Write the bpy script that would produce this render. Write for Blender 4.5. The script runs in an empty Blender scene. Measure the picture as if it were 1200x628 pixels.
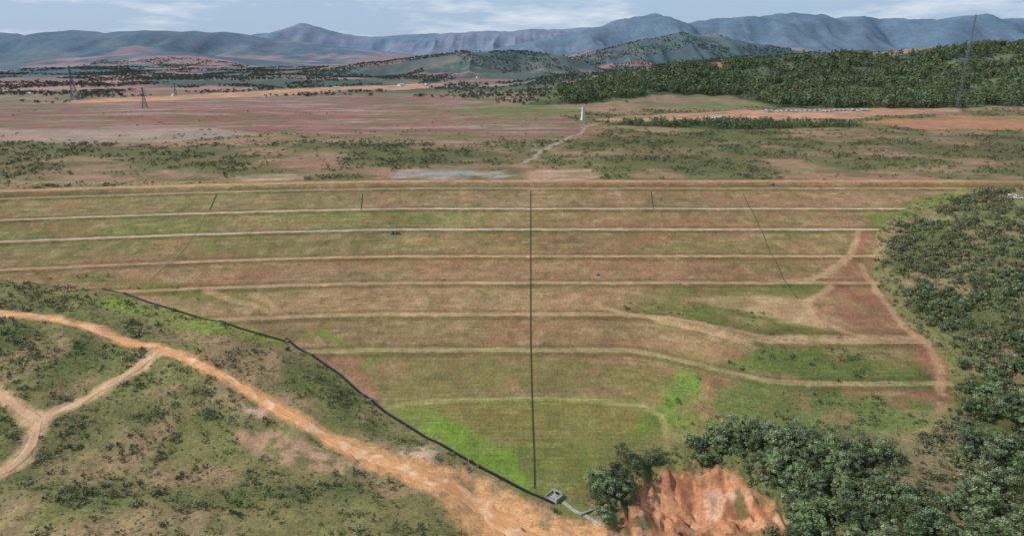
import bpy, math, random, time, bmesh, mathutils
import numpy as np
random.seed(4); rng=np.random.default_rng(7)
scene=bpy.context.scene
H=93.0; PITCH=math.radians(17.6); CP,SP=math.cos(PITCH),math.sin(PITCH)

# ------------------------------------------------------------------ noise
def _hash(ix,iy,seed):
    h=ix*np.uint32(374761393)+iy*np.uint32(668265263)+np.uint32((seed*1442695041)&0xffffffff)
    h=(h^(h>>np.uint32(13)))*np.uint32(1274126177)
    h=(h^(h>>np.uint32(16)))&np.uint32(0xffffff)
    return h.astype(np.float32)/np.float32(0xffffff)
def vnoise(x,y,seed=0):
    fx=np.floor(x); fy=np.floor(y); a=(x-fx).astype(np.float32); b=(y-fy).astype(np.float32)
    a=a*a*(3-2*a); b=b*b*(3-2*b)
    ix=fx.astype(np.int64).astype(np.uint32); iy=fy.astype(np.int64).astype(np.uint32); o=np.uint32(1)
    n00=_hash(ix,iy,seed); n10=_hash(ix+o,iy,seed); n01=_hash(ix,iy+o,seed); n11=_hash(ix+o,iy+o,seed)
    return (n00*(1-a)+n10*a)*(1-b)+(n01*(1-a)+n11*a)*b
def fbm(x,y,o=4,seed=0):
    x=np.asarray(x,float)+np.zeros(np.shape(y)); y=np.asarray(y,float)+np.zeros(np.shape(x))
    s=0;w=0.5;t=0
    for i in range(o):
        s=s+w*vnoise(x*2**i+i*17.3,y*2**i-i*9.1,seed+i); t+=w; w*=0.5
    return s/t
def fbw(sel,x,y,o,seed):
    r=np.zeros(x.shape)
    if sel.any(): r[sel]=fbm(x[sel],y[sel],o,seed)
    return r
def S(v,a,b):
    t=np.clip((v-a)/(b-a),0,1); return t*t*(3-2*t)
def L(v,a,b): return np.clip((v-a)/(b-a),0,1)

# ------------------------------------------------------------------ polygon / polyline distance
def seg_dist(x,y,pts,closed=False):
    d=np.full(x.shape,1e18); n=len(pts)
    for i in range(n if closed else n-1):
        ax,ay=pts[i]; bx,by=pts[(i+1)%n]
        ex,ey=bx-ax,by-ay; l2=ex*ex+ey*ey+1e-9
        t=np.clip(((x-ax)*ex+(y-ay)*ey)/l2,0,1)
        d=np.minimum(d,(x-ax-t*ex)**2+(y-ay-t*ey)**2)
    return np.sqrt(d)
def inside(x,y,pts):
    r=np.zeros(x.shape,bool); n=len(pts)
    for i in range(n):
        ax,ay=pts[i]; bx,by=pts[(i+1)%n]
        if ay==by: continue
        r^=((ay>y)!=(by>y))&(x<(bx-ax)*(y-ay)/(by-ay)+ax)
    return r
def sdist(x,y,pts,lim):
    P=np.array(pts); m=np.full(x.shape,float(lim))
    s=(x>P[:,0].min()-lim)&(x<P[:,0].max()+lim)&(y>P[:,1].min()-lim)&(y<P[:,1].max()+lim)
    if s.any():
        xs,ys=x[s],y[s]; d=seg_dist(xs,ys,pts,True); m[s]=np.where(inside(xs,ys,pts),-d,d)
    return m
def area(x,y,pts,soft): return 1-S(sdist(x,y,pts,soft*1.001),-soft,soft)
def line(x,y,pts,hw,soft):
    P=np.array(pts); m=np.zeros(x.shape); e=hw+soft
    s=(x>P[:,0].min()-e)&(x<P[:,0].max()+e)&(y>P[:,1].min()-e)&(y<P[:,1].max()+e)
    if not s.any(): return m
    d=seg_dist(x[s],y[s],pts); m[s]=1-S(d,hw-soft,hw+soft); return m

# ------------------------------------------------------------------ terrain
def ray(u,v):
    X=(u-600)/800.; Y=(314-v)/800.
    return np.array([X, CP+Y*SP, -SP+Y*CP])
def unproject_with(hf,u,v):  # unprojects an image pixel: marches the camera ray until it meets the terrain
    d=ray(u,v); t=60*1.012**np.arange(500)
    below=(H+d[2]*t)<hf(d[0]*t,d[1]*t)
    k=int(np.argmax(below)) if below.any() else 499
    a,b=t[max(k-1,0)],t[k]
    for _ in range(3):
        tt=np.linspace(a,b,14); bl=(H+d[2]*tt)<hf(d[0]*tt,d[1]*tt)
        k=int(np.argmax(bl)) if bl.any() else 13
        a,b=tt[max(k-1,0)],tt[k]
    return (d[0]*b,d[1]*b)
BERM=[490,458,429,396,367,337,307.6,275,249,221]
kn_p=[-3000,60,150,205]; kn_z=[-90,-77,-74,-71]
for p in BERM[::-1]:
    z=-(500-p)*0.25
    if p>270: kn_p+=[p-1.8,p-.2,p+1.1,p+6.2]; kn_z+=[z-.5,z+.45,z-.05,z+.05]
    else: kn_p+=[p-0.6,p,p+4.8]; kn_z+=[z-0.05,z+0.12,z+0.4]
kn_p+=[500,506,60000]; kn_z+=[0.6,0.5,0.5]
def warpP(x,y):
    b=27*(np.maximum(0,-x-60)/230)**1.45
    b=np.where(x<-420,27*(360/230)**1.45+0*x,b)
    bR=36*S(x,50,130)*(1-L(y,303,362))
    return y+b*(1-S(y,500,640))+bR
def plane(P):
    z=np.minimum(-(500-P)*0.25,0.4)
    return np.where(P<221,np.interp(P,[-3000,60,150,221],[-90,-77,-74,-69.75]),z)
base_h=lambda x,y: plane(warpP(x,y))
unproj0=lambda l:[unproject_with(base_h,u,v) for u,v in l]  # image pixel coordinates cast onto the plain base surface
contL=unproj0([(-150,322),(0,327),(60,332),(120,338),(220,368),(335,400),(400,440),(450,482),(540,535),(650,592),(690,645)])
polyL=contL+[(30,-300),(-6000,-300),(-6000,contL[0][1]),(-600,contL[0][1])]
contR=unproj0([(1300,217),(1130,221),(1070,235),(1028,270),(1022,320),(1062,375),(1115,430),(1115,468),(1000,492),(860,502),(790,520),(720,545),(690,580),(700,645)])
polyR=[(6000,contR[0][1])]+contR+[(40,-300),(6000,-300)]
gully=unproj0([(740,584),(762,560),(786,550),(812,556),(838,548),(872,562),(884,586),(910,604),(925,650),(726,650),(734,612)])

def ridge_layer(y0,w,prof):
    xs=[];zs=[]
    for u,v in prof:
        dep=PITCH+math.atan((v-314)/800); z=H-y0*math.tan(dep)
        zs.append(z); xs.append((u-600)/800*(y0*CP+(H-z)*SP))
    return y0,w,xs,zs
HILLS=[
 ridge_layer(1900,470,[(560,104),(640,95),(700,86),(800,74),(900,67),(1000,62),(1100,57),(1200,51),(1400,50),(1700,62),(2000,104)]),
 ridge_layer(3700,520,[(560,85),(620,76),(690,62),(740,50),(790,40),(840,42),(900,56),(960,64),(1100,60),(1400,60)]),
 ridge_layer(3000,420,[(250,87),(330,84),(400,78),(470,70),(540,62),(600,59),(660,66),(720,86)]),
 ridge_layer(4600,560,[(-500,60),(0,62),(100,68),(200,60),(260,66),(340,74),(400,80)]),
 ridge_layer(6300,1100,[(-700,46),(-200,42),(0,38),(40,42),(70,45),(110,37),(150,41),(200,37),(260,38),(300,44),(350,51),(400,56),(450,61),(520,72)]),
 ridge_layer(8300,1250,[(540,66),(600,54),(640,46),(700,33),(745,19),(770,18),(800,27),(850,22),(890,22),(940,16),(980,24),(1010,19),(1100,24),(1140,19),(1200,21),(1400,27),(1900,40)]),
 ridge_layer(12800,1500,[(100,55),(220,50),(310,39),(345,27),(392,39),(430,44),(520,39),(600,36),(690,32),(760,37),(900,45)]),
]
def height(x,y):
    x=np.asarray(x,float); y=np.asarray(y,float)
    P=warpP(x,y); zs=plane(P); zd=np.interp(P,kn_p,kn_z)
    near=(y<700)&(y>-320)
    mL=np.zeros(x.shape); rise=np.zeros(x.shape)
    if near.any():
        xn,yn=x[near],y[near]
        iL=inside(xn,yn,polyL); iR=inside(xn,yn,polyR)
        dL=seg_dist(xn,yn,contL); dR=seg_dist(xn,yn,contR)
        fade=1-S(yn,480,650)
        r=np.where(iL,17*(1-np.exp(-dL/75)),0)+np.where(iR,24*(1-np.exp(-dR/85))*(1-S(yn,430,620)),0)
        r=r*fade
        nat=np.where(iL|iR,S(np.minimum(dL,dR),0,14),0)
        und=(fbm(xn/46,yn/46,3,11)-.5)*9.5+(fbm(xn/11,yn/11,3,12)-.5)*2.6
        r=r+und*nat
        gd=-sdist(xn,yn,gully,14); gi=gd>-13
        if gi.any():
            xg,yg=xn[gi],yn[gi]
            fl=1-np.abs(2*fbm(xg/9+yg/70,yg/40,3,33)-1); f2=1-np.abs(2*fbm(xg/3.0+yg/26,yg/20,3,36)-1)
            big=fbm(xg/14,yg/14,3,38)-.5
            dd=gd[gi]+(fl-.6)*18+(f2-.6)*7+big*12
            cut=7*S(dd,-1,6)+6*S(dd,7,20)
            r[gi]=r[gi]-cut*S(gd[gi],-8,0)+S(dd,0,5)*((f2-.5)*6+(fl-.5)*6)*S(gd[gi],-6,2)
        rise[near]=r; mL[near]=nat
    z=zd*(1-mL)+zs*mL+rise
    z=z+(fbm(x/7,y/7,2,5)-.5)*0.25
    far=y>506
    if far.any():
        xf,yf=x[far],y[far]; zz=z[far]
        zz=zz+S(yf,560,1500)*((fbm(xf/260,yf/260,3,21)-.5)*9)+S(yf,506,560)*(fbm(xf/40,yf/40,3,22)-.5)*1.6
        zz=zz+S(yf,1600,2800)*((fbm(xf/700,yf/700,4,23)-.5)*60)
        for k,(y0,w,xs,hs) in enumerate(HILLS):
            s=y0/6000.; sel=np.abs(yf-y0)<2.9*w
            if not sel.any(): continue
            xa,ya=xf[sel],yf[sel]
            q=(ya-y0-(fbm(xa/(900*s),ya*0+k*7.7,3,40+k)-.5)*w*0.9)/w
            pr=np.exp(-q*q)
            rd=np.abs(2*fbm(xa/(330*s+120),ya/(1200*s+300),5,60+k)-1)
            hh=np.interp(xa,xs,hs)*pr
            hh=hh*(1-1.35*rd*S(1-pr,0.0,0.45))+(fbm(xa/(150*s+30),ya/(150*s+30),5,80+k)-.5)*0.22*np.maximum(hh,0)
            zz[sel]=np.maximum(zz[sel],hh)
        z[far]=zz
    return z
unproj=lambda l:[unproject_with(height,u,v) for u,v in l]  # image pixel coordinates cast from the camera onto the full terrain

# ------------------------------------------------------------------ colour
def C(r,g,b):
    c=np.array([r,g,b])/255.; return np.where(c<=.04045,c/12.92,((c+.055)/1.055)**2.4)
ROAD=unproj([(-60,360),(0,367),(60,374),(120,388),(180,404),(235,427),(290,456),(340,487),(400,520),(450,543),(520,566),(560,590),(600,618),(650,660)])
ROADB=[unproj([(190,408),(165,428),(140,445),(100,468),(45,492)]),unproj([(-30,440),(0,462),(25,480),(45,492)]),unproj([(45,490),(40,520),(18,545),(-20,562)])]
ROADBED=unproj([(430,540),(520,545),(590,570),(640,600),(700,612),(730,640),(560,640),(500,575)])
A={}
def reg(n,l): A[n]=unproj(l)
reg('bare1',[(278,506),(330,503),(400,535),(455,552),(470,562),(380,552),(330,545),(285,520)])
reg('bare2',[(278,476),(325,470),(335,492),(300,494)])
reg('bare3',[(478,522),(512,520),(512,545),(480,545)])
reg('gL1',[(95,352),(130,346),(230,366),(330,398),(335,412),(250,392),(160,372)])
reg('gL1b',[(40,326),(120,332),(230,352),(320,366),(300,350),(200,332),(120,322)])
reg('gL2',[(450,478),(500,480),(560,506),(605,540),(622,575),(560,548)])
reg('gL3',[(376,384),(392,386),(412,404),(392,408)])
reg('gF1',[(30,580),(150,566),(330,572),(430,566),(420,588),(250,592),(60,600)])
reg('gF2',[(330,430),(400,450),(450,500),(520,530),(470,525),(390,490),(330,455)])
reg('gF3',[(10,375),(90,392),(150,412),(90,440),(20,430),(-40,400)])
reg('gM',[(420,416),(620,416),(780,424),(830,436),(800,462),(760,470),(620,462),(480,468),(455,470),(430,440)])
reg('gBot',[(470,472),(560,466),(700,466),(775,478),(782,512),(700,550),(640,590),(560,545)])
reg('brBot',[(500,472),(620,468),(750,474),(748,495),(700,518),(560,518)])
reg('gR1',[(778,500),(778,455),(800,434),(820,440),(820,470),(812,512)])
reg('gR2',[(840,430),(900,408),(1040,410),(1090,430),(1095,460),(980,450),(900,440)])
reg('gR3',[(820,470),(860,446),(980,458),(1095,470),(1085,500),(950,508),(840,510)])
reg('gR4',[(700,358),(760,352),(860,355),(960,385),(1040,400),(980,402),(900,400),(800,378),(740,370)])
reg('gR5',[(900,335),(965,330),(975,345),(930,350)])
reg('gR6',[(1015,255),(1050,240),(1110,225),(1140,228),(1060,262),(1030,275)])
reg('gR7',[(760,338),(960,338),(900,350),(720,354)])
reg('tan',[(800,350),(900,345),(945,352),(965,383),(930,380),(860,362)])
reg('rdirt',[(970,338),(994,300),(1002,272),(1020,275),(1014,315),(1060,380),(1110,430),(1112,466),(1098,462),(1088,425),(1040,400),(985,370)])
reg('fR',[(1300,225),(1140,226),(1050,262),(1030,310),(1075,370),(1130,420),(1120,490),(1060,525),(960,520),(880,540),(900,640),(1400,640)])
reg('fR2',[(686,572),(715,545),(770,525),(775,540),(740,560),(722,600),(712,618),(700,600)])
reg('fR3',[(800,520),(870,500),(960,520),(990,560),(960,640),(925,640),(905,585),(865,545),(810,536)])
reg('mud',[(455,209),(475,199),(540,197),(562,202),(545,211)])
reg('mud2',[(555,204),(590,200),(600,206),(575,210)])
reg('pink1',[(612,203),(640,198),(695,199),(704,206),(680,212),(625,213)])
reg('pink2',[(270,206),(345,203),(360,211),(280,213)])
reg('bare4',[(-200,128),(60,122),(230,115),(430,112),(560,118),(650,132),(690,150),(660,163),(520,165),(380,160),(240,152),(120,158),(-200,152)])
reg('bare5',[(-100,150),(120,152),(240,150),(300,158),(200,166),(60,168),(-100,160)])
reg('or1',[(85,118),(200,112),(300,107),(420,101),(500,99),(505,104),(430,107),(330,112),(220,117),(100,121)])
reg('or2',[(690,140),(780,133),(900,130),(1010,127),(1120,124),(1125,132),(1010,138),(880,142),(760,144)])
reg('or3',[(1010,142),(1120,137),(1250,136),(1250,152),(1080,152)])
reg('gP1',[(520,128),(600,124),(690,128),(640,139),(560,138)])
reg('gP2',[(760,124),(850,118),(900,124),(850,130)])
reg('sc1',[(-100,170),(150,172),(330,166),(520,168),(600,178),(560,192),(300,196),(-100,200)])
reg('sc2',[(690,158),(860,152),(1250,158),(1250,205),(900,205),(720,198),(660,180)])
reg('forest',[(640,108),(700,95),(760,86),(830,80),(900,72),(1000,66),(1100,60),(1350,52),(1350,118),(1150,126),(1000,127),(905,125),(860,112),(760,112),(690,122),(610,124)])
reg('hedge',[(700,146),(760,142),(900,142),(1010,146),(1010,150),(860,152),(780,149)])
reg('or4',[(1176,228),(1200,222),(1240,224),(1240,240),(1190,238)])
DIAG=unproj([(694,146),(668,158),(640,176),(612,192)])
TRK=[unproj([(700,357),(760,372),(830,388),(880,402)]),unproj([(975,335),(945,352),(955,375),(1010,395)]),unproj([(300,346),(322,358),(318,366),(240,340)]),unproj([(905,330),(960,325),(988,308),(1003,285),(1006,272)]),unproj([(1012,312),(1035,350),(1072,395),(1102,428),(1104,462)])]
TRF=[unproj([(-30,112),(80,120),(160,124)]),unproj([(0,136),(140,130),(260,128)])]
MARSH=[unproj([(600,118),(500,124),(380,128)]),unproj([(240,170),(420,166),(640,170)])]
CUR=unproj([(455,478),(500,470),(560,467),(620,466),(700,469),(755,476),(776,488),(780,512)])
DAMP=[(-3000,contL[0][1])]+contL+contR[::-1]+[(3000,700),(-3000,700)]
BANDS=[(600,(142,122,92)),(490,(146,122,92)),(458,(142,120,86)),(429,(130,118,80)),(396,(148,118,88)),(367,(156,126,94)),(337,(144,118,86)),(307.6,(148,110,86)),(275,(130,118,78)),(249,(128,118,74)),(221,(114,120,68))]
def ground(x,y):
    n=x.shape[0]; col=np.zeros((n,3)); veg=np.zeros(n)
    P=warpP(x,y); nr=y<720; fr=y>480; vf=y>2200
    wf=S(y,480,700)
    amp=2.6*(1-wf)+(14+S(y,900,2500)*60)*wf
    n1=fbw(nr,x/9,y/9,3,101)*(1-wf)+fbw(fr,x/55,y/55,4,102)*wf
    n2=fbw(nr,x/9,y/9,3,103)*(1-wf)+fbw(fr,x/55,y/55,4,104)*wf
    xw=x+(n1-.5)*2*amp; yw=y+(n2-.5)*2*amp
    nb=fbm(x/60,y/60,4,110); nm=fbm(x/14,y/14,3,111); nf=fbm(x/3.2,y/3.2,3,112)
    def paint(m,c,k=1.0):
        s=m>1e-4
        if not s.any(): return
        mm=np.clip(m[s]*k,0,1)[:,None]; c=np.asarray(c)
        if c.ndim==2: c=c[s]
        col[s]=col[s]*(1-mm)+c*mm
    g=S(nb*.6+nm*.4,.35,.65)[:,None]
    col[:]=C(150,130,97)*(1-g)+C(120,116,76)*g
    paint(S(fbw(nr,x/24,y/24,4,115),.54,.66),C(166,136,106),.65)
    paint(S(fbw(nr,x/40,y/40,4,116),.56,.66),C(112,118,66),.6)
    veg[:]=0.42+0.4*g[:,0]
    # ---- plateau
    m=S(y,503,507)
    paint(m,C(146,122,96)); g=S(nb,.4,.58)*m; paint(g,C(112,110,74),.9); veg=veg*(1-m)+m*(.35+.5*S(nb,.4,.6))
    paint(S(fbw(fr,x/90,y/40,4,120),.48,.6)*m*(1-S(y,560,2500)*.5),C(156,118,100),.75)
    paint(S(fbw(fr,x/30,y/16,4,124),.5,.6)*m*(1-S(y,900,1600)),C(94,96,58),.6)
    for k in ('sc1','sc2'):
        a=area(xw,yw,A[k],14); paint(a*S(nb,.25,.55),C(98,98,62),.8); veg=np.maximum(veg,a*.95*S(nb,.2,.5))
    mid=y>1400
    nk=fbw(mid,x/300,y/300,5,113)
    m=S(y,1450,1900); paint(m,C(112,102,80)); paint(m*S(nk,.4,.54),C(66,80,54),.95)
    paint(m*S(fbw(mid,x/420,y/300,4,131),.5,.57),C(162,108,94),.85)
    paint(m*S(fbw(mid,x/200,y/120,4,132),.56,.63),C(182,142,124),.75)
    m4=area(xw,yw,A['bare4'],10); f4=m4>0; s=fbw(f4,x/120,y/22,4,121)
    paint(m4,C(146,108,98),.95); paint(m4*S(s,.5,.66),C(168,142,130),.6); paint(m4*S(fbw(f4,x/110,y/40,5,122),.5,.6),C(118,110,80),.7); paint(m4*S(fbw(f4,x/150,y/34,4,123),.54,.64),C(138,92,84),.8)
    paint(m4*S(fbw(f4,x/40,y/14,4,125),.55,.65),C(106,106,72),.7)
    veg*=1-.7*m4
    m5=area(xw,yw,A['bare5'],10); paint(m5,C(164,144,132),.7); veg*=1-.6*m5
    for k,c in (('or1',(200,150,110)),('or2',(188,142,116)),('or3',(168,120,92)),('gP1',(108,118,74)),('gP2',(108,118,76)),('mud',(160,156,150)),('mud2',(166,160,152)),('pink1',(196,160,136)),('pink2',(176,148,124)),('or4',(216,142,90))):
        a=area(xw,yw,A[k],5); brk=S(fbw(a>0,x/35,y/20,4,170),.3,.55); paint(a*(.35+.65*brk),C(*c)*(0.8+.4*nm[:,None]),.92); veg*=1-a*.9
    a=line(xw,yw,DIAG,2.6,2); paint(a,C(160,148,128),.8); veg*=1-a
    for t in TRF: a=line(xw,yw,t,2.5,2); paint(a,C(176,146,118),.8)
    for t in MARSH: a=line(xw,yw,t,7,6); paint(a,C(158,134,118),.6)
    a=area(xw,yw,A['forest'],12); paint(a,C(72,86,48)); paint(a*S(fbw(a>0,x/80,y/80,3,171),.5,.6),C(104,110,66))
    a=area(xw,yw,A['hedge'],8); paint(a,C(66,88,50))
    # ---- crest road
    a=(S(P,499,502)*(1-S(P,509,513)))*(1-S(x,330,400)); paint(a,C(178,134,104)*(0.9+.25*nf[:,None])); veg*=1-a
    # ---- dam face
    dm=(P<502)&inside(xw*.6+x*.4,yw*.6+y*.4,DAMP); D=dm.astype(float)
    pb=np.array([b[0] for b in BANDS[::-1]])
    k=np.clip(np.searchsorted(pb,P),0,len(pb)-1)
    paint(D,np.array([C(*b[1]) for b in BANDS[::-1]])[k])
    paint(D*S(P,300,345)*S(x,-20,90)*.35,C(152,112,86))
    paint(D*S(-x,-10,60)*S(P,427,431)*(1-S(P,456,459))*.75,C(114,122,70))
    paint(D*S(-x,60,200)*S(P,456,460)*.45,C(120,122,76))
    st=fbw(dm,x/26,P/2.4,3,140); paint(D*S(st,.5,.72),C(116,112,70),.4); paint(D*S(fbw(dm,x/18,P/1.7,3,141),.56,.75),C(168,138,106),.4)
    paint(D*S(fbw(dm,x/38,P/12,4,142),.54,.7),C(116,116,70),.38)
    paint(D*S(fbw(dm,x/30,P/14,4,143),.5,.66),C(156,114,88),.45)
    paint(D*S(fbw(dm,x/7,P/4,4,144),.55,.7),C(174,150,116),.35)
    paint(D*S(fbw(dm,x/4,y/4,3,145),.6,.74),C(96,96,56),.4)
    veg=np.where(dm,.06,veg)
    for k,c,s in (('gM',(116,118,68),.55),('gBot',(108,120,60),.88),('brBot',(134,120,74),.85),('gL2',(118,140,62),.88),('gL3',(116,136,60),.9),('gR1',(112,132,62),.85),('gR2',(100,110,60),.92),('gR3',(106,114,66),.88),('gR4',(100,108,58),.92),('gR5',(106,120,60),.85),('gR6',(108,118,64),.8),('gR7',(110,112,64),.8),('tan',(176,150,110),.88),('rdirt',(150,106,84),.85),('gL1',(130,138,68),.92),('gL1b',(112,118,66),.8)):
        a=area(xw,yw,A[k],2.8); paint(a*(.5+.65*S(nm,.3,.6)),C(*c)*(0.85+.3*nf[:,None]),s)
        if k in('gR2','gR3','gR1'): veg=np.maximum(veg,a*.42)
        if k in('gR4','gL1','gL1b'): veg=np.maximum(veg,a*.3)
        if k=='rdirt': veg*=1-a
    cols={490:(176,142,114),458:(196,168,142),429:(204,170,144),396:(196,150,116),367:(180,146,112),337:(172,142,108),307.6:(158,146,104),275:(146,142,88)}
    for b in BERM[:7]:
        dd=P-b+(nf-.5)*1.6+(nm-.5)*1.0; s=dm&(np.abs(dd)<11)
        brk=.6+.4*S(fbw(s,x/16,P/4,3,int(b)),.3,.5)
        paint((S(dd,-.3,.7)*(1-S(dd,4.6,5.8)))*D*brk,C(*cols[b])*(.8+.4*nf[:,None]),.92)
        paint((S(dd,-4.2,-2.4)*(1-S(dd,-.8,.0)))*D*(brk-.2),C(90,92,52),.75)
        paint((S(dd,5.4,6.2)*(1-S(dd,7,9)))*D,C(100,88,58),.5)
    a=line(xw*.3+x*.7,yw*.3+y*.7,CUR,1.4,1.); paint(a,C(162,150,102),.75)
    for t in TRK: a=line(xw,yw,t,2.0,1.2); paint(a,C(178,146,112),.85); veg*=1-a
    # ---- left foreground
    for k in ('gF1','gF2','gF3'):
        a=area(xw+(nm-.5)*14,yw+(nb-.5)*20,A[k],6); paint(a*S(nm,.3,.6),C(98,106,62),.8); veg=np.maximum(veg,a*1.1)
    for k,c in (('bare1',(184,146,120)),('bare2',(212,178,152)),('bare3',(212,180,154))):
        a=area(xw+(nf-.5)*7,yw+(nm-.5)*11,A[k],3); paint(a*S(nf,.34,.54),C(*c),.95); veg*=1-a*.8
    # ---- right wooded floor
    for k in ('fR','fR2','fR3'):
        a=area(xw,yw,A[k],4); paint(a,C(94,100,62)*(.8+.4*nm[:,None]),.85)
        if k=='fR': paint(a*S(nb,.48,.58),C(120,120,82),.85); paint(a*S(fbw(a>0,x/20,y/20,3,172),.56,.64),C(150,128,100),.7)
    a=area(xw+(nm-.5)*10,yw+(nb-.5)*8,gully,2.5); rr=fbw(a>0,x/2.2,y/14,4,150); r2=fbw(a>0,x/8,y/8,4,151)
    paint(a,C(188,134,100)*(.62+.76*rr[:,None])); paint(a*S(r2,.52,.62),C(204,168,140),.75); paint(a*S(fbw(a>0,x/3,y/14,3,152),.5,.6),C(132,86,62),.75); paint(a*S(fbw(a>0,x/6,y/6,3,153),.66,.72),C(100,98,62),.8); veg*=1-a*.9
    # ---- dirt roads
    wr=2.4+5.*S(x,-100,-15)*(1-S(y,260,300))
    sel=(x<60)&(y<420); dr=np.full(n,99.)
    if sel.any(): dr[sel]=seg_dist(xw[sel]*.7+x[sel]*.3,yw[sel]*.7+y[sel]*.3,ROAD)
    wroad=1-S(dr,wr,wr+2.2); paint(wroad*S(nf+nm*.5,.3,.7),C(206,152,108),.9); veg*=1-wroad
    a=area(xw,yw,ROADBED,3); paint(a*S(nf+nm,.6,1.),C(214,162,116)*(.8+.4*nf[:,None]),.95); veg*=1-a
    for t in ROADB: a=line(xw,yw,t,3.2,1.8); paint(a,C(204,168,132)*(.85+.3*nf[:,None]),.9); veg*=1-a
    # ---- remote hills
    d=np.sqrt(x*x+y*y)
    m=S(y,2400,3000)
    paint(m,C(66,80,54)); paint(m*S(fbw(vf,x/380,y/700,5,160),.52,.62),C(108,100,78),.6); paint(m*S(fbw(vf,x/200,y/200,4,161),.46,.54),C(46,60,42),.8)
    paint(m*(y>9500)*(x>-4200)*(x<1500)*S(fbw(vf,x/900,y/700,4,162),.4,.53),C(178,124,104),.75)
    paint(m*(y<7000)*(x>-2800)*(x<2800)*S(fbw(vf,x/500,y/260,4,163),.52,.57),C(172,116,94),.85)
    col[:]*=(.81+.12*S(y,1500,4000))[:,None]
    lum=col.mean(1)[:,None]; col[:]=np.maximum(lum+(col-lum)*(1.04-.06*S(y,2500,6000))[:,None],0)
    h_=((1-np.exp(-np.maximum(0,d-1100)/5600.))*.95)[:,None]; col[:]=col*(1-h_)+C(100,122,148)*h_  # aerial haze painted into the ground colour, bluer with distance
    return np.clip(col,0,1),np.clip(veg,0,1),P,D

# ------------------------------------------------------------------ ground sheet
def axis(lo_dense,hi_dense,step,lo,hi,g_lo,g_hi):
    c=list(np.arange(lo_dense,hi_dense,step)); s=step; v=c[-1]; up=[]
    while v<hi: s*=g_hi; v+=s; up.append(v)
    s=step; v=c[0]; dn=[]
    while v>lo: s*=g_lo; v-=s; dn.append(v)
    return np.array(dn[::-1]+c+up)
xs=axis(-330,330,0.9,-16000,16000,1.0145,1.0145)
ys=axis(150,512,0.8,-300,21000,1.06,1.0125)
NX,NY=len(xs),len(ys)
X,Y=np.meshgrid(xs,ys); X=X.ravel(); Y=Y.ravel()
Z=height(X,Y)
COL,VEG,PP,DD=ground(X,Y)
def grid_mesh(name,X,Y,Z,NX,NY):
    me=bpy.data.meshes.new(name); n=len(X)
    me.vertices.add(n); me.vertices.foreach_set('co',np.stack([X,Y,Z],1).astype(np.float32).ravel())
    i=np.arange(NX-1)[None,:]+np.arange(NY-1)[:,None]*NX
    q=np.stack([i,i+1,i+1+NX,i+NX],-1).reshape(-1,4).astype(np.int32)
    me.loops.add(q.size); me.loops.foreach_set('vertex_index',q.ravel())
    me.polygons.add(len(q)); me.polygons.foreach_set('loop_start',np.arange(0,q.size,4,dtype=np.int32))
    me.polygons.foreach_set('loop_total',np.full(len(q),4,np.int32))
    me.polygons.foreach_set('use_smooth',np.ones(len(q),bool))
    me.update(calc_edges=True); return me
me=grid_mesh('ground',X,Y,Z,NX,NY)
def addcol(me,name,c):
    a=me.attributes.new(name,'FLOAT_COLOR','POINT'); a.data.foreach_set('color',np.concatenate([c,np.ones((len(c),1))],1).astype(np.float32).ravel())
def addf(me,name,v,t='FLOAT'):
    a=me.attributes.new(name,t,'POINT'); a.data.foreach_set('value',np.asarray(v,dtype=np.int32 if t=='INT' else np.float32))
addcol(me,'hazed_albedo',COL); addf(me,'veg',VEG); addf(me,'level',PP); addf(me,'dam',DD)  # colour attribute includes the painted distance haze
ground_ob=bpy.data.objects.new('ground',me); scene.collection.objects.link(ground_ob)

# ------------------------------------------------------------------ materials
def newmat(name,rough=.95):
    m=bpy.data.materials.new(name); m.use_nodes=True; nt=m.node_tree
    b=nt.nodes['Principled BSDF']; b.inputs['Roughness'].default_value=rough
    b.inputs['Specular IOR Level'].default_value=.12
    return m,nt,b
def N(nt,t,**k):
    n=nt.nodes.new(t)
    for a,v in k.items(): setattr(n,a,v)
    return n
def noise(nt,vec,scale,detail=4,rough=.6):
    n=N(nt,'ShaderNodeTexNoise'); n.inputs['Scale'].default_value=scale; n.inputs['Detail'].default_value=detail; n.inputs['Roughness'].default_value=rough
    nt.links.new(vec,n.inputs['Vector']); return n.outputs['Fac']
def maprange(nt,v,a,b,c,d):
    n=N(nt,'ShaderNodeMapRange'); n.inputs[1].default_value=a;n.inputs[2].default_value=b;n.inputs[3].default_value=c;n.inputs[4].default_value=d
    nt.links.new(v,n.inputs[0]); return n.outputs[0]
def math_(nt,op,a,b):
    n=N(nt,'ShaderNodeMath',operation=op)
    for i,v in enumerate((a,b)):
        if isinstance(v,(int,float)): n.inputs[i].default_value=v
        else: nt.links.new(v,n.inputs[i])
    return n.outputs[0]
def comb(nt,a,b,c):
    n=N(nt,'ShaderNodeCombineXYZ')
    for i,v in enumerate((a,b,c)):
        if isinstance(v,(int,float)): n.inputs[i].default_value=v
        else: nt.links.new(v,n.inputs[i])
    return n.outputs[0]
def mixc(nt,f,a,b,bt='MIX'):
    n=N(nt,'ShaderNodeMix',data_type='RGBA',blend_type=bt)
    for s,v in ((n.inputs[0],f),(n.inputs[6],a),(n.inputs[7],b)):
        if isinstance(v,(int,float)): s.default_value=v
        elif isinstance(v,(tuple,list,np.ndarray)): s.default_value=tuple(v)+((1,) if len(v)==3 else ())
        else: nt.links.new(v,s)
    return n.outputs[2]
def attr(nt,name,o='Fac'): return N(nt,'ShaderNodeAttribute',attribute_name=name).outputs[o]
m,nt,b=newmat('ground_mat')
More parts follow.
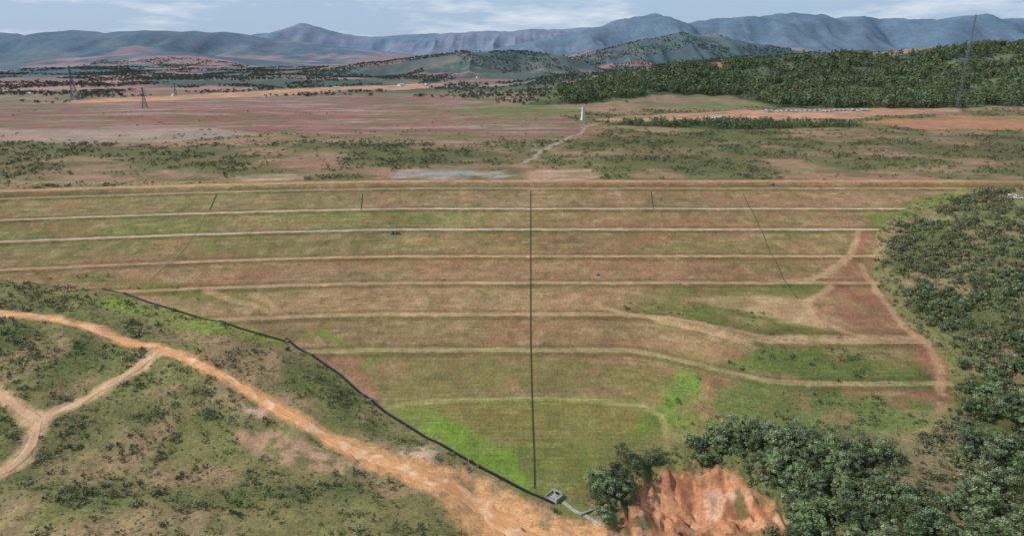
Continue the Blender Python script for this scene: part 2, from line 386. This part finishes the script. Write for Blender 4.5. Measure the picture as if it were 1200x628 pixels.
pos=N(nt,'ShaderNodeNewGeometry').outputs['Position']; sxyz=N(nt,'ShaderNodeSeparateXYZ'); nt.links.new(pos,sxyz.inputs[0])
n1=noise(nt,pos,.9,5,.7); n2=noise(nt,pos,.16,5,.65); n3=noise(nt,pos,.03,6,.6); n4=noise(nt,pos,.005,7,.62)
f=math_(nt,'MULTIPLY',maprange(nt,n1,.3,.7,.62,1.38),maprange(nt,n2,.3,.7,.82,1.18))
f=math_(nt,'MULTIPLY',f,maprange(nt,n3,.3,.7,.84,1.16)); f=math_(nt,'MULTIPLY',f,maprange(nt,n4,.3,.7,.86,1.14))
lev=attr(nt,'level'); dam=attr(nt,'dam')
rows=noise(nt,comb(nt,math_(nt,'MULTIPLY',sxyz.outputs[0],.04),math_(nt,'MULTIPLY',lev,.8),0.),1.,4,.7)
rowf=math_(nt,'ADD',1.,math_(nt,'MULTIPLY',dam,maprange(nt,rows,.35,.65,-.15,.15)))
f=math_(nt,'MULTIPLY',f,rowf)
vm=N(nt,'ShaderNodeVectorMath',operation='SCALE'); nt.links.new(attr(nt,'hazed_albedo','Color'),vm.inputs[0]); nt.links.new(f,vm.inputs['Scale'])
sp=maprange(nt,noise(nt,pos,.55,4,.75),.52,.6,0,1); sp=math_(nt,'MULTIPLY',sp,attr(nt,'veg'))
c=mixc(nt,math_(nt,'MULTIPLY',sp,.7),vm.outputs[0],tuple(C(66,74,42)))
nt.links.new(c,b.inputs['Base Color'])
bp=N(nt,'ShaderNodeBump'); bp.inputs['Strength'].default_value=.8; bp.inputs['Distance'].default_value=.45
nt.links.new(n1,bp.inputs['Height']); nt.links.new(bp.outputs[0],b.inputs['Normal'])
me.materials.append(m)

def simple(name,col,var=.2,scale=2.,rough=.9,metal=0):
    m,nt,b=newmat(name,rough); tc=N(nt,'ShaderNodeNewGeometry')
    n=noise(nt,tc.outputs['Position'],scale,5,.65)
    c=mixc(nt,maprange(nt,n,.3,.7,0,1),tuple(np.array(col)*(1-var)),tuple(np.minimum(np.array(col)*(1+var),1)))
    nt.links.new(c,b.inputs['Base Color']); b.inputs['Metallic'].default_value=metal; return m
def roadmat(name,ca,cb,cc):
    m,nt,b=newmat(name,.95); pos=N(nt,'ShaderNodeNewGeometry').outputs['Position']
    v=comb(nt,math_(nt,'MULTIPLY',attr(nt,'across'),2.6),math_(nt,'MULTIPLY',attr(nt,'along'),.035),0.)
    k=noise(nt,v,1.6,4,.65); c=mixc(nt,maprange(nt,k,.38,.6,0,1),tuple(ca),tuple(cb))
    k2=noise(nt,pos,.14,5,.65); c=mixc(nt,maprange(nt,k2,.5,.64,0,.75),c,tuple(cc))
    k3=noise(nt,pos,1.1,4,.7); vm=N(nt,'ShaderNodeVectorMath',operation='SCALE'); nt.links.new(c,vm.inputs[0]); nt.links.new(maprange(nt,k3,.3,.7,.66,.98),vm.inputs['Scale'])
    nt.links.new(vm.outputs[0],b.inputs['Base Color']); return m
M_dirt=roadmat('dirt_mat',C(224,172,122),C(194,132,86),C(230,198,162))
M_dirt2=roadmat('pale_dirt_mat',C(212,174,138),C(188,144,108),C(218,190,160))
M_conc=simple('concrete_mat',(.30,.28,.25),.3,.5)
M_darkc=simple('mossy_concrete_mat',(.045,.05,.032),.4,.6)
M_moss=simple('vegetated_drain_mat',(.075,.08,.04),.4,.6)
M_gut=simple('gutter_concrete_mat',(.36,.29,.23),.4,.12)
M_gut2=simple('earth_gutter_mat',(.27,.19,.125),.4,.12)
M_black=simple('black_liner_mat',(.014,.015,.017),.3,1.5,.5)
M_steel=simple('galvanised_steel_mat',(.16,.18,.20),.1,3,.5)
M_white=simple('white_paint_mat',(.75,.75,.72),.08,2,.4)
M_glass=simple('dark_glass_mat',(.02,.025,.03),.1,2,.1)
M_tyre=simple('tyre_mat',(.02,.02,.02),.1,2,.9)
M_roof=simple('roof_sheet_mat',(.35,.37,.38),.15,2,.5)
M_rock=simple('rock_mat',(.16,.14,.12),.35,2)
M_bark=simple('bark_mat',(.12,.09,.065),.3,3)
def leafmat(name,col,lo=.6,hi=1.4):
    m,nt,b=newmat(name,.8); oi=N(nt,'ShaderNodeObjectInfo')
    r=maprange(nt,oi.outputs['Random'],0,1,lo,hi); t=math_(nt,'MULTIPLY',attr(nt,'tint'),r)
    hs=N(nt,'ShaderNodeHueSaturation'); hs.inputs['Color'].default_value=tuple(col)+(1,)
    fr_=math_(nt,'FRACT',math_(nt,'MULTIPLY',oi.outputs['Random'],7.31),0)
    nt.links.new(maprange(nt,fr_,0,1,.465,.515),hs.inputs['Hue'])
    nt.links.new(maprange(nt,math_(nt,'FRACT',math_(nt,'MULTIPLY',oi.outputs['Random'],13.7),0),0,1,.75,1.1),hs.inputs['Saturation'])
    nt.links.new(t,hs.inputs['Value']); nt.links.new(hs.outputs[0],b.inputs['Base Color']); return m
M_leafN=leafmat('tree_leaf_mat',(.12,.172,.075),.5,1.55)
M_leafF=leafmat('forest_leaf_mat',(.12,.172,.078),.5,1.5)
M_leafD=leafmat('hazed_leaf_mat',(.09,.12,.088),.8,1.2)  # far trees: haze put into the leaf colour as a bluish tint
M_bush=leafmat('bush_leaf_mat',(.13,.148,.07),.55,1.5)
M_dry=leafmat('dry_grass_mat',(.2,.175,.095))

# ------------------------------------------------------------------ mesh helpers
class MB:
    def __init__(s): s.v=[];s.f=[];s.m=[]
    def add(s,vs,fs,mi=0):
        o=len(s.v); s.v+=[tuple(p) for p in vs]; s.f+=[tuple(i+o for i in f) for f in fs]; s.m+=[mi]*len(fs)
    def box(s,x0,x1,y0,y1,z0,z1,mi=0,tx=0,ty=0):
        s.add([(x0,y0,z0),(x1,y0,z0),(x1,y1,z0),(x0,y1,z0),(x0+tx,y0+ty,z1),(x1-tx,y0+ty,z1),(x1-tx,y1-ty,z1),(x0+tx,y1-ty,z1)],
              [(0,3,2,1),(4,5,6,7),(0,1,5,4),(1,2,6,5),(2,3,7,6),(3,0,4,7)],mi)
    def beam(s,p,q,r,mi=0,r2=None,n=4):
        p=np.array(p,float);q=np.array(q,float);d=q-p;l=np.linalg.norm(d);d/=l
        a=np.cross(d,(0,0,1)); 
        if np.linalg.norm(a)<1e-3:a=np.array((1.,0,0))
        a/=np.linalg.norm(a);b_=np.cross(d,a); r2=r if r2 is None else r2
        vs=[p+r*(math.cos(t)*a+math.sin(t)*b_) for t in [2*math.pi*i/n for i in range(n)]]+[q+r2*(math.cos(t)*a+math.sin(t)*b_) for t in [2*math.pi*i/n for i in range(n)]]
        s.add(vs,[(i,(i+1)%n,n+(i+1)%n,n+i) for i in range(n)]+[tuple(range(n))[::-1],tuple(range(n,2*n))],mi)
    def wheel(s,x,y,z,r,w,mi): s.beam((x-w/2,y,z),(x+w/2,y,z),r,mi,n=12)
    def mesh(s,name,mats):
        me=bpy.data.meshes.new(name); me.from_pydata(s.v,[],s.f); me.polygons.foreach_set('material_index',s.m)
        for m in mats: me.materials.append(m)
        me.update(); return me
def place(name,me,x,y,rot=0,dz=0,scale=1,z=None):
    o=bpy.data.objects.new(name,me); scene.collection.objects.link(o)
    if z is None: z=float(height(np.array([x]),np.array([y]))[0])
    o.location=(x,y,z+dz); o.rotation_euler=(0,0,rot); o.scale=(scale,)*3; return o
def densify(pts,step):
    out=[]
    for i in range(len(pts)-1):
        a=np.array(pts[i]);b_=np.array(pts[i+1]);n=max(1,int(np.linalg.norm(b_-a)/step))
        for k in range(n): out.append(a+(b_-a)*k/n)
    out.append(np.array(pts[-1])); return np.array(out)
def smooth(p,k=3):
    p=p.copy()
    for _ in range(k): p[1:-1]=(p[:-2]+p[1:-1]*2+p[2:])/4
    return p
def strip(name,pts,prof,mat,step=1.5,sm=6,wfun=None,rag=0):
    p=smooth(densify(pts,step),sm); t=np.gradient(p,axis=0); t/=np.linalg.norm(t,axis=1)[:,None]+1e-9
    nrm=np.stack([-t[:,1],t[:,0]],1); n=len(p); k=len(prof)
    V=np.zeros((n,k,3)); s=np.arange(n)/max(1,n-1); AC=np.zeros((n,k)); AL=np.zeros((n,k))
    for j,(o,hh) in enumerate(prof):
        w=(wfun(s) if wfun else 1.)
        oo=o*w*np.ones(n)
        if rag and abs(o)>=max(abs(q[0]) for q in prof)*.9: oo=oo*(1+rag*(fbm(np.arange(n)/4.+(o>0)*55,np.zeros(n)+(o>0),3,77)-.5)*2)
        q=p+nrm*oo[:,None]; V[:,j,:2]=q; V[:,j,2]=height(q[:,0],q[:,1])+hh; AC[:,j]=oo; AL[:,j]=np.arange(n)*step
    i=np.arange(n-1)[:,None]*k+np.arange(k-1)[None]; F=np.stack([i,i+1,i+1+k,i+k],-1).reshape(-1,4)
    me=bpy.data.meshes.new(name); me.from_pydata(V.reshape(-1,3).tolist(),[],F[:,::-1].tolist()); me.materials.append(mat)
    me.polygons.foreach_set('use_smooth',[True]*len(F)); addf(me,'across',AC.ravel()); addf(me,'along',AL.ravel()); me.update()
    o=bpy.data.objects.new(name,me); scene.collection.objects.link(o); return o

# ------------------------------------------------------------------ roads & drains
flat=[(-1,-.25),(-.9,.1),(-.6,.14),(-.35,.07),(0,.15),(.35,.07),(.6,.14),(.9,.1),(1,-.25)]
strip('dirt_road',ROAD,flat,M_dirt,1.2,8,lambda s:2.3+2.8*S(s,.6,.95),rag=.7)
for r in ROADB: strip('dirt_track',r,flat,M_dirt2,1.2,6,lambda s:1.7,rag=.6)
chan=lambda w,h:[(-w-.2,-.2),(-w-.2,h),(-w,h+.02),(-w*.75,.08),(w*.75,.08),(w,h+.02),(w+.2,h),(w+.2,-.2)]
strip('liner_channel',unproj([(120,338),(170,353),(220,368),(285,386),(335,400)]),chan(.38,.2),M_black,1.5,3)
strip('liner_channel',unproj([(335,396),(352,410),(400,440),(450,482),(500,513),(560,546),(610,572),(650,590)]),chan(.42,.2),M_black,1.5,4)
strip('spillway_chute',unproj([(622,224),(622,260),(622,300),(622,350),(622,400),(624,480),(626,530),(627,572)]),chan(.16,.14),M_darkc,1.,0)
strip('spillway_chute',unproj([(871,227),(888,262),(905,300),(920,330),(935,350)]),chan(.08,.1),M_moss,1.,1)
for l in ([(763,225),(766,245)],[(425,227),(423,246)],[(254,228),(246,246)]): strip('spillway_chute',unproj(l),chan(.2,.14),M_moss,1.,2)
strip('spillway_chute',unproj([(240,254),(225,280),(205,305),(175,330)]),chan(.05,.06),simple('earth_drain_mat',(.13,.11,.065),.4,.6),1.,2)
def bermline(P,x0,x1):
    out=[]
    for x in np.arange(x0,x1,4.):
        y=np.linspace(120,520,1600); pp=warpP(np.full(1600,x),y); out.append((x,float(y[np.argmin(abs(pp-P))])))
    return out
def clipdam(pts):
    a=np.array(pts); m=inside(a[:,0],a[:,1],DAMP); return [p for p,k in zip(pts,m) if k]
for b_,x0,x1,mt in ((490,-420,250,M_gut2),(458,-420,245,M_gut),(429,-400,225,M_gut),(396,-380,215,M_gut2),(367,-160,170,M_gut2)):
    pts=clipdam(bermline(b_+5.0,x0,x1))
    strip('berm_gutter',pts,[(-.5,-.1),(-.5,.16),(-.3,.18),(-.2,.06),(.2,.06),(.3,.18),(.5,.16),(.5,-.1)],mt,2,2)

# ------------------------------------------------------------------ plants
def tree_mesh(name,h,r,nc,nl,leaf,seed,mat,zc=.62,zr=.36,trunk=True,flatn=.5):
    rg=np.random.default_rng(seed); mb=MB()
    if trunk:
        t=np.array([(0,0,-.4),(rg.normal()*.02*h,rg.normal()*.02*h,h*.3),(rg.normal()*.04*h,rg.normal()*.04*h,h*.62),(rg.normal()*.04*h,rg.normal()*.04*h,h*.88)])
        for i in range(3): mb.beam(t[i],t[i+1],h*.022*(1-.28*i),0,h*.022*(1-.28*(i+1)),6)
    cs=[]
    for i in range(nc):
        d=rg.normal(size=3); d/=np.linalg.norm(d); q=rg.uniform(.45,1)**.6
        q*=rg.uniform(.75,1.2)
        c_=np.array([d[0]*r*q,d[1]*r*q,h*zc+d[2]*h*zr*q]); c_[2]=max(c_[2],leaf); cs.append(c_)
        if trunk and i%2==0: mb.beam(t[1]+(t[3]-t[1])*rg.uniform(.1,.7),c_,h*.009,0,h*.003,4)
    nb=len(mb.f); tint=[1.]*nb
    for c_ in cs:
        ct=rg.uniform(.5,1.45); cr=r*rg.uniform(.24,.46)
        for k in range(nl):
            d=rg.normal(size=3); d/=np.linalg.norm(d); p=c_+d*cr*rg.uniform(.35,1.15)*np.array((1,1,.75))
            nn=d*.6+rg.normal(size=3)*.5+np.array((0,0,flatn)); nn/=np.linalg.norm(nn)
            a=np.cross(nn,rg.normal(size=3)); a/=np.linalg.norm(a); b2=np.cross(nn,a); s=leaf*rg.uniform(.6,1.3)
            mb.add([p-a*s*.5,p-b2*s*.35,p+a*s*.6,p+b2*s*.4],[(0,1,2,3)],1); tint.append(ct*rg.uniform(.75,1.25))
    me=mb.mesh(name,[M_bark,mat]); a=me.attributes.new('tint','FLOAT','FACE'); a.data.foreach_set('value',np.array(tint,np.float32)); return me
def coll(name,meshes):
    c=bpy.data.collections.new(name)
    for i,m_ in enumerate(meshes):
        o=bpy.data.objects.new('%s_%02d'%(name,i),m_); c.objects.link(o)
    return c
TREE_F=coll('forest_tree',[tree_mesh('ft%d'%i,[13,15,11,16,12][i],[3.6,3.8,4.0,3.2,4.4][i],11,22,1.25,200+i,M_leafF) for i in range(5)])
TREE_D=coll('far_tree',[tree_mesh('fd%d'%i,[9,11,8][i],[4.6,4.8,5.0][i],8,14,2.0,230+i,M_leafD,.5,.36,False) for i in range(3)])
TREE_N=coll('near_tree',[tree_mesh('nt%d'%i,[6.5,7.5,5.5,8,5][i],[2.5,2.8,2.8,2.7,2.5][i],18,46,.42,300+i,M_leafN,.6,.4) for i in range(5)])
BUSH=coll('bush',[tree_mesh('bu%d'%i,[1.2,1.6,.9,1.4][i],[.8,.9,.75,1.1][i],6,12,.32,400+i,M_bush,.45,.4,False) for i in range(4)])
TUFT=coll('tuft',[tree_mesh('tu%d'%i,.6,[.5,.7,.6][i],4,7,.28,500+i,M_dry,.4,.4,False) for i in range(3)])
def scatter(name,x,y,scl,coll_,nvar):
    n=len(x); z=height(x,y)
    me=bpy.data.meshes.new(name); me.vertices.add(n); me.vertices.foreach_set('co',np.stack([x,y,z-.05],1).astype(np.float32).ravel())
    addf(me,'rot',rng.uniform(0,6.28,n)); addf(me,'scl',scl); addf(me,'idx',rng.integers(0,nvar,n),'INT')
    o=bpy.data.objects.new(name,me); scene.collection.objects.link(o)
    ng=bpy.data.node_groups.new(name+'_nodes','GeometryNodeTree')
    ng.interface.new_socket('Geometry',in_out='INPUT',socket_type='NodeSocketGeometry'); ng.interface.new_socket('Geometry',in_out='OUTPUT',socket_type='NodeSocketGeometry')
    gi=ng.nodes.new('NodeGroupInput'); go=ng.nodes.new('NodeGroupOutput'); ip=ng.nodes.new('GeometryNodeInstanceOnPoints')
    ci=ng.nodes.new('GeometryNodeCollectionInfo'); ci.inputs['Collection'].default_value=coll_; ci.inputs['Separate Children'].default_value=True; ci.inputs['Reset Children'].default_value=True
    def na(nm,t):
        a=ng.nodes.new('GeometryNodeInputNamedAttribute'); a.data_type=t; a.inputs['Name'].default_value=nm; return [s for s in a.outputs if s.name=='Attribute' and s.enabled][0]
    cx=ng.nodes.new('ShaderNodeCombineXYZ'); lk=ng.links.new
    lk(gi.outputs[0],ip.inputs['Points']); lk(ci.outputs[0],ip.inputs['Instance']); ip.inputs['Pick Instance'].default_value=True
    lk(na('idx','INT'),ip.inputs['Instance Index']); lk(na('rot','FLOAT'),cx.inputs[2]); lk(cx.outputs[0],ip.inputs['Rotation']); lk(na('scl','FLOAT'),ip.inputs['Scale'])
    lk(ip.outputs[0],go.inputs[0]); md=o.modifiers.new('scatter','NODES'); md.node_group=ng
    return o
def cand(x0,x1,y0,y1,area_per):
    n=int((x1-x0)*(y1-y0)/area_per); return rng.uniform(x0,x1,n),rng.uniform(y0,y1,n)
def inA(k,x,y,soft=3): return area(x,y,A[k],soft)
x,y=cand(100,2300,1050,2350,42); m_=inA('forest',x+(fbm(x/60,y/60,2,9)-.5)*60,y,10)>rng.uniform(.3,.7,len(x))
m_&=(fbm(x/55,y/55,3,91)+rng.uniform(-.08,.08,len(x)))<.58
x,y=x[m_],y[m_]; scatter('forest',x,y,rng.uniform(.45,1.4,len(x)),TREE_F,5)
x,y=cand(-2400,2400,1050,4200,130); nk=fbm(x/120,y/120,4,92)
dn=S(nk,.45,.59)*(1-area(x,y,A['bare4'],15))*(1-area(x,y,A['or1'],10))*(1-area(x,y,A['or2'],10))*S(y,1050,1700)*(np.abs(x)<y*.85+100)
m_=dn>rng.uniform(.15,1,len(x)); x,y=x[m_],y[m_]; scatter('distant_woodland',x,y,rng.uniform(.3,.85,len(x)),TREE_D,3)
x,y=cand(100,700,700,1100,14); m_=(inA('hedge',x,y,4)>.5)&(fbm(x/20,y/20,2,99)<.56); x,y=x[m_],y[m_]; scatter('hedge',x,y,rng.uniform(.2,.6,len(x)),TREE_F,5)
x,y=cand(-800,900,512,1150,11); _,vg,_,_=ground(x,y); nk=fbm(x/18,y/18,4,93)
m_=vg*S(nk,.36,.6)>rng.uniform(.2,1.1,len(x)); x,y=x[m_],y[m_]; scatter('plateau_scrub',x,y,rng.uniform(.5,1.9,len(x))**1.2,BUSH,4)
x,y=cand(30,400,120,520,6.5); nk=fbm(x/20,y/20,3,94); dens=.36+.64*(1-S(y,310,390))
frr=np.maximum(np.maximum(inA('fR',x,y,8)*S(nk,.38,.56)*dens,inA('fR2',x,y,2)),inA('fR3',x,y,5)*.9)*(1-area(x,y,gully,2))*(1-inA('or4',x,y,5))
m_=frr>rng.uniform(.25,1.2,len(x)); x1,y1=x[m_],y[m_]; scatter('woodland',x1,y1,rng.uniform(.2,1.0,len(x1))*(1.25-.4*S(y1,240,340)),TREE_N,5)
x,y=cand(30,400,120,520,3.6); frr=np.maximum(inA('fR',x,y,8),inA('fR3',x,y,5))*(1-area(x,y,gully,2))*(1-inA('or4',x,y,5))
m_=frr*(.15+1.3*S(fbm(x/9,y/9,3,95),.3,.6))>rng.uniform(.25,1.1,len(x)); x,y=x[m_],y[m_]; scatter('undergrowth',x,y,rng.uniform(.5,2.3,len(x)),BUSH,4)
x,y=cand(-400,400,120,500,2.8); _,vg,_,_=ground(x,y); nk=fbm(x/16,y/16,3,96)*.6+fbm(x/5,y/5,2,97)*.4
m_=(vg*S(nk,.38,.64)>rng.uniform(.12,1.0,len(x)))&(vg>.1); x,y=x[m_],y[m_]; scatter('shrubs',x,y,rng.uniform(.3,1.0,len(x))**1.8*1.6,BUSH,4)
x,y=cand(-400,400,120,500,4.5); _,vg,_,_=ground(x,y); m_=vg>rng.uniform(.15,1.1,len(x)); x,y=x[m_],y[m_]; scatter('grass_tufts',x,y,rng.uniform(.5,1.2,len(x)),TUFT,3)
for i,(u,v,s) in enumerate(((730,590,1.0),(745,560,.9),(712,575,.9),(760,545,.8),(928,608,.95),(35,572,.6),(905,560,.9),(722,560,1.1),(700,592,.8))):
    p=unproj([(u,v)])[0]; place('tree',TREE_N.objects[i%5].data,p[0],p[1],i*1.3,0,s*1.2)

# ------------------------------------------------------------------ structures
def pylon(h,w0,w1,rr,arms=True,nseg=9):
    mb=MB()
    zs=[h*(1-(1-i/nseg)**1.25) for i in range(nseg+1)]
    wd=lambda z:(w0+(w1-w0)*min(1,(z/h)/.7)) if arms else (w0+(w1-w0)*z/h)
    for i in range(nseg):
        a,b2=zs[i],zs[i+1]; wa,wb=wd(a)/2,wd(b2)/2
        ca=[(-wa,-wa,a),(wa,-wa,a),(wa,wa,a),(-wa,wa,a)]; cb=[(-wb,-wb,b2),(wb,-wb,b2),(wb,wb,b2),(-wb,wb,b2)]
        for k in range(4):
            mb.beam(ca[k],cb[k],rr); mb.beam(ca[k],cb[(k+1)%4],rr*.6); mb.beam(ca[(k+1)%4],cb[k],rr*.6); mb.beam(cb[k],cb[(k+1)%4],rr*.6)
    if arms:
        for zf,l in ((.70,.17),(.82,.14),(.94,.11)):
            z=h*zf; ln=h*l
            for sx in(-1,1):
                mb.beam((0,-w1/2,z),(sx*ln,0,z),rr*.7);mb.beam((0,w1/2,z),(sx*ln,0,z),rr*.7);mb.beam((0,0,z+h*.045),(sx*ln,0,z),rr*.7); mb.beam((sx*ln,0,z),(sx*ln,0,z-h*.035),rr*.5)
    else:
        mb.beam((0,0,h),(0,0,h+5),rr*.6)
        for a in range(3):
            t=a*2.1; mb.beam((math.cos(t)*w1,math.sin(t)*w1,h-6),(math.cos(t)*w1,math.sin(t)*w1,h-1),.5,0,n=8)
            mb.beam((0,0,h-4),(math.cos(t)*w1,math.sin(t)*w1,h-4),rr*.6)
    for sx in(-1,1):
        for sy in(-1,1): mb.box(sx*w0/2-.6,sx*w0/2+.6,sy*w0/2-.6,sy*w0/2+.6,-1.5,.5,1)
    return mb.mesh('lattice',[M_steel,M_conc])
for u,v,h_,w0,w1,rr in ((88,118,66,13,2.4,.4),(170,127,34,8,1.8,.26),(206,112,26,6,1.6,.24)):
    p=unproj([(u,v)])[0]; place('transmission_tower',pylon(h_,w0,w1,rr),p[0],p[1],.3)
p=unproj([(1122,128)])[0]; place('telecom_mast',pylon(142,4.6,1.6,.2,False,24),p[0],p[1],.2)
mb=MB(); mb.box(-3,3,-3,3,-1,1,0); mb.box(-2.3,2.3,-2.3,2.3,1,15,0,.8,.8); mb.box(-2.2,2.2,-2.2,2.2,15,15.6,0); mb.box(-1.4,1.4,-1.4,1.4,15.6,18,0); mb.box(-1.7,1.7,-1.7,1.7,18,18.4,1); mb.box(-.6,.6,-2.34,-2.2,1,3.2,1)
for sx in(-2.1,2.1):
    for sy in(-2.1,2.1): mb.beam((sx,sy,15.6),(sx,sy,16.7),.08,1)
p=unproj([(683,141)])[0]; place('intake_tower',mb.mesh('intake',[simple('pale_concrete_mat',(.55,.54,.5),.1,.5),M_roof]),p[0],p[1],.4)
def truck():
    mb=MB()
    mb.box(-1.1,1.1,-3.9,-3.2,.9,1.9,0,.05,.05); mb.box(-1.1,1.1,-3.19,-1.6,.9,2.9,0,.12,.2); mb.box(-.95,.95,-3.25,-3.0,1.95,2.6,2)
    mb.box(-1.0,1.0,-1.5,3.8,.75,.99,3); mb.box(-1.2,1.2,-1.4,3.8,1.0,3.1,1)
    for sx in(-1.02,1.02):
        for yy in(-2.9,1.6,2.8): mb.wheel(sx,yy,.5,.5,.3,3)
    mb.box(-1.13,-1.04,-2.9,-2.0,1.9,2.6,2); mb.box(1.04,1.13,-2.9,-2.0,1.9,2.6,2)
    return mb.mesh('truck',[M_white,M_roof,M_glass,M_tyre])
def pickup():
    mb=MB(); mb.box(-.9,.9,-2.5,2.5,.45,1.0,0,.03,.05); mb.box(-.85,.85,-1.0,.9,1.0,1.75,2,.15,.35); mb.box(-.68,.68,-.62,.52,1.751,1.80,0)
    mb.box(-.86,-.78,.95,2.4,1.003,1.2,0);mb.box(.78,.86,.95,2.4,1.003,1.2,0)
    for sx in(-.82,.82):
        for yy in(-1.6,1.6): mb.wheel(sx,yy,.38,.38,.24,1)
    return mb.mesh('pickup',[M_white,M_tyre,M_glass])
tm,pm=truck(),pickup()
for i in range(44):
    u=896+i*2.8+random.uniform(-1,1); p=unproj([(u,131.5-.03*i+random.uniform(-.9,.9))])[0]
    nm='parked_truck' if i%4 else 'parked_pickup'
    place(nm,tm if i%4 else pm,p[0],p[1],random.uniform(-.3,.3)+(1.5 if i%2==0 else 0),0.05)
for u,v in ((1186,230),(1193,233)):
    p=unproj([(u,v)])[0]; place('parked_pickup',pm,p[0],p[1],1.2,.05)
def house(w,l,h):
    mb=MB(); mb.box(-w/2,w/2,-l/2,l/2,-.5,h,0)
    e=.5; r=h+w*.25
    mb.add([(-w/2-e,-l/2-e,h),(w/2+e,-l/2-e,h),(w/2+e,l/2+e,h),(-w/2-e,l/2+e,h),(0,-l/2-e,r),(0,l/2+e,r)],[(0,4,5,3),(1,2,5,4),(0,1,4),(2,3,5),(0,3,2,1)],1)
    k=max(2,int(l/3))
    for i in range(k):
        yy=-l/2+l*(i+.5)/k
        for sx in(-1,1): mb.box(min(sx*w/2,sx*(w/2+.04)),max(sx*w/2,sx*(w/2+.04)),yy-.5,yy+.5,1,2.1,2)
    mb.box(-.5,.5,-l/2-.05,-l/2,0,2.1,2)
    return mb.mesh('house',[M_white,M_roof,M_glass])
hm=house(7,12,3.2); hm2=house(10,18,4.5)
for u,v,k in ((204,113,0),(470,101,1),(500,100,0),(560,92,1),(600,96,0),(395,104,0),(260,108,0),(35,111,0),(60,108,0),(840,140,0)):
    p=unproj([(u,v)])[0]; place('site_building',(hm,hm2)[k],p[0],p[1],random.uniform(0,3))
mb=MB(); mb.box(-1.8,1.8,-1.2,1.2,0,2.2,0); mb.box(-2.1,2.1,-1.5,1.5,2.2,2.4,1); mb.box(-.4,.4,-1.25,-1.2,0,1.9,2); mb.box(1.0,1.5,-1.24,-1.2,1.1,1.7,2); mb.box(-2.3,-1.9,-.3,.3,0,1.3,0); mb.beam((1.9,0,0),(1.9,0,3.6),.06,1)
p=unproj([(461,274)])[0]; place('instrument_hut',mb.mesh('hut',[M_roof,M_conc,M_glass]),p[0],p[1],.1,.05)
for i,(u,v,s) in enumerate(((700,322,1.2),(520,328,.6),(905,216,1.1),(337,400,1.0),(428,330,.6),(350,310,.5))):
    bm=bmesh.new(); bmesh.ops.create_icosphere(bm,subdivisions=3,radius=1)
    for vv in bm.verts:
        c_=np.array(vv.co); k=.75+.5*float(fbm(np.array([c_[0]*1.3+i*5+c_[2]]),np.array([c_[1]*1.3+c_[2]*.7]),3,i)[0]); vv.co=vv.co*k; vv.co.z*=.7
    me_=bpy.data.meshes.new('boulder'); bm.to_mesh(me_); bm.free(); me_.materials.append(M_rock)
    p=unproj([(u,v)])[0]; place('boulder',me_,p[0],p[1],i,.2,s)
mb=MB(); mb.box(-2.2,2.2,0,.4,-.5,1.8,0); mb.box(-2.6,-2.2,-4,.4,-.5,1.2,0); mb.box(2.2,2.6,-4,.4,-.5,1.2,0); mb.box(-2.19,2.19,-4,-.01,-.5,.2,0)
mb.box(-.9,.9,-.05,.0,.25,1.4,1)
for k in range(4): mb.box(-1.9+k*1.1,-1.4+k*1.1,-3.5,-3.1,.2,.6,0)
p=unproj([(653,580)])[0]; place('concrete_outlet',mb.mesh('outlet',[M_conc,M_black]),p[0],p[1],-.7,.15)
strip('concrete_flume',unproj([(660,588),(672,598),(690,606),(704,616)]),chan(.45,.3),M_conc,1,2)
p=unproj([(690,600)])[0]
mb=MB(); mb.beam((-3.5,0,.4),(3.5,0,.4),.4,0,n=14); mb.beam((-3.8,0,.4),(-3.5,0,.4),.5,0,n=14); mb.beam((3.5,0,.4),(3.8,0,.4),.5,0,n=14); place('culvert_pipe',mb.mesh('pipe',[M_conc]),p[0],p[1],.5,.1)

# ------------------------------------------------------------------ camera, light, sky
cam=bpy.data.cameras.new('camera'); co=bpy.data.objects.new('camera',cam); scene.collection.objects.link(co); scene.camera=co
cam.lens=24; cam.sensor_width=36; cam.clip_end=60000; cam.clip_start=1; co.location=(0,0,H); co.rotation_euler=(math.pi/2-PITCH,0,0)
EL=math.radians(44); AZ=math.radians(266)
sun=bpy.data.lights.new('sun','SUN'); so=bpy.data.objects.new('sun',sun); scene.collection.objects.link(so)
sun.energy=4.2; sun.angle=math.radians(.5); sun.color=(1,.955,.89)
sd=mathutils.Vector((math.sin(AZ)*math.cos(EL),math.cos(AZ)*math.cos(EL),math.sin(EL))); so.rotation_euler=sd.to_track_quat('Z','Y').to_euler()
w=bpy.data.worlds.new('World'); scene.world=w; w.use_nodes=True; nt=w.node_tree; bg=nt.nodes['Background']; bg.inputs['Strength'].default_value=.1
sky=N(nt,'ShaderNodeTexSky',sky_type='NISHITA'); sky.sun_disc=False; sky.sun_elevation=EL; sky.sun_rotation=AZ; sky.air_density=1.2; sky.dust_density=1.0; sky.ozone_density=2
tc=N(nt,'ShaderNodeTexCoord')
mp=N(nt,'ShaderNodeMapping'); mp.inputs['Scale'].default_value=(1,1,5.5); mp.inputs['Location'].default_value=(.9,.3,0); nt.links.new(tc.outputs['Generated'],mp.inputs[0])
cn=noise(nt,mp.outputs[0],6,8,.6); cf=maprange(nt,cn,.5,.68,0,.85)
c=mixc(nt,.8,sky.outputs[0],(3.9,5.5,7.7)); c=mixc(nt,cf,c,(7.6,8.2,8.9)); nt.links.new(c,bg.inputs['Color'])
scene.view_settings.view_transform='Standard'; scene.view_settings.look='None'; scene.view_settings.exposure=0
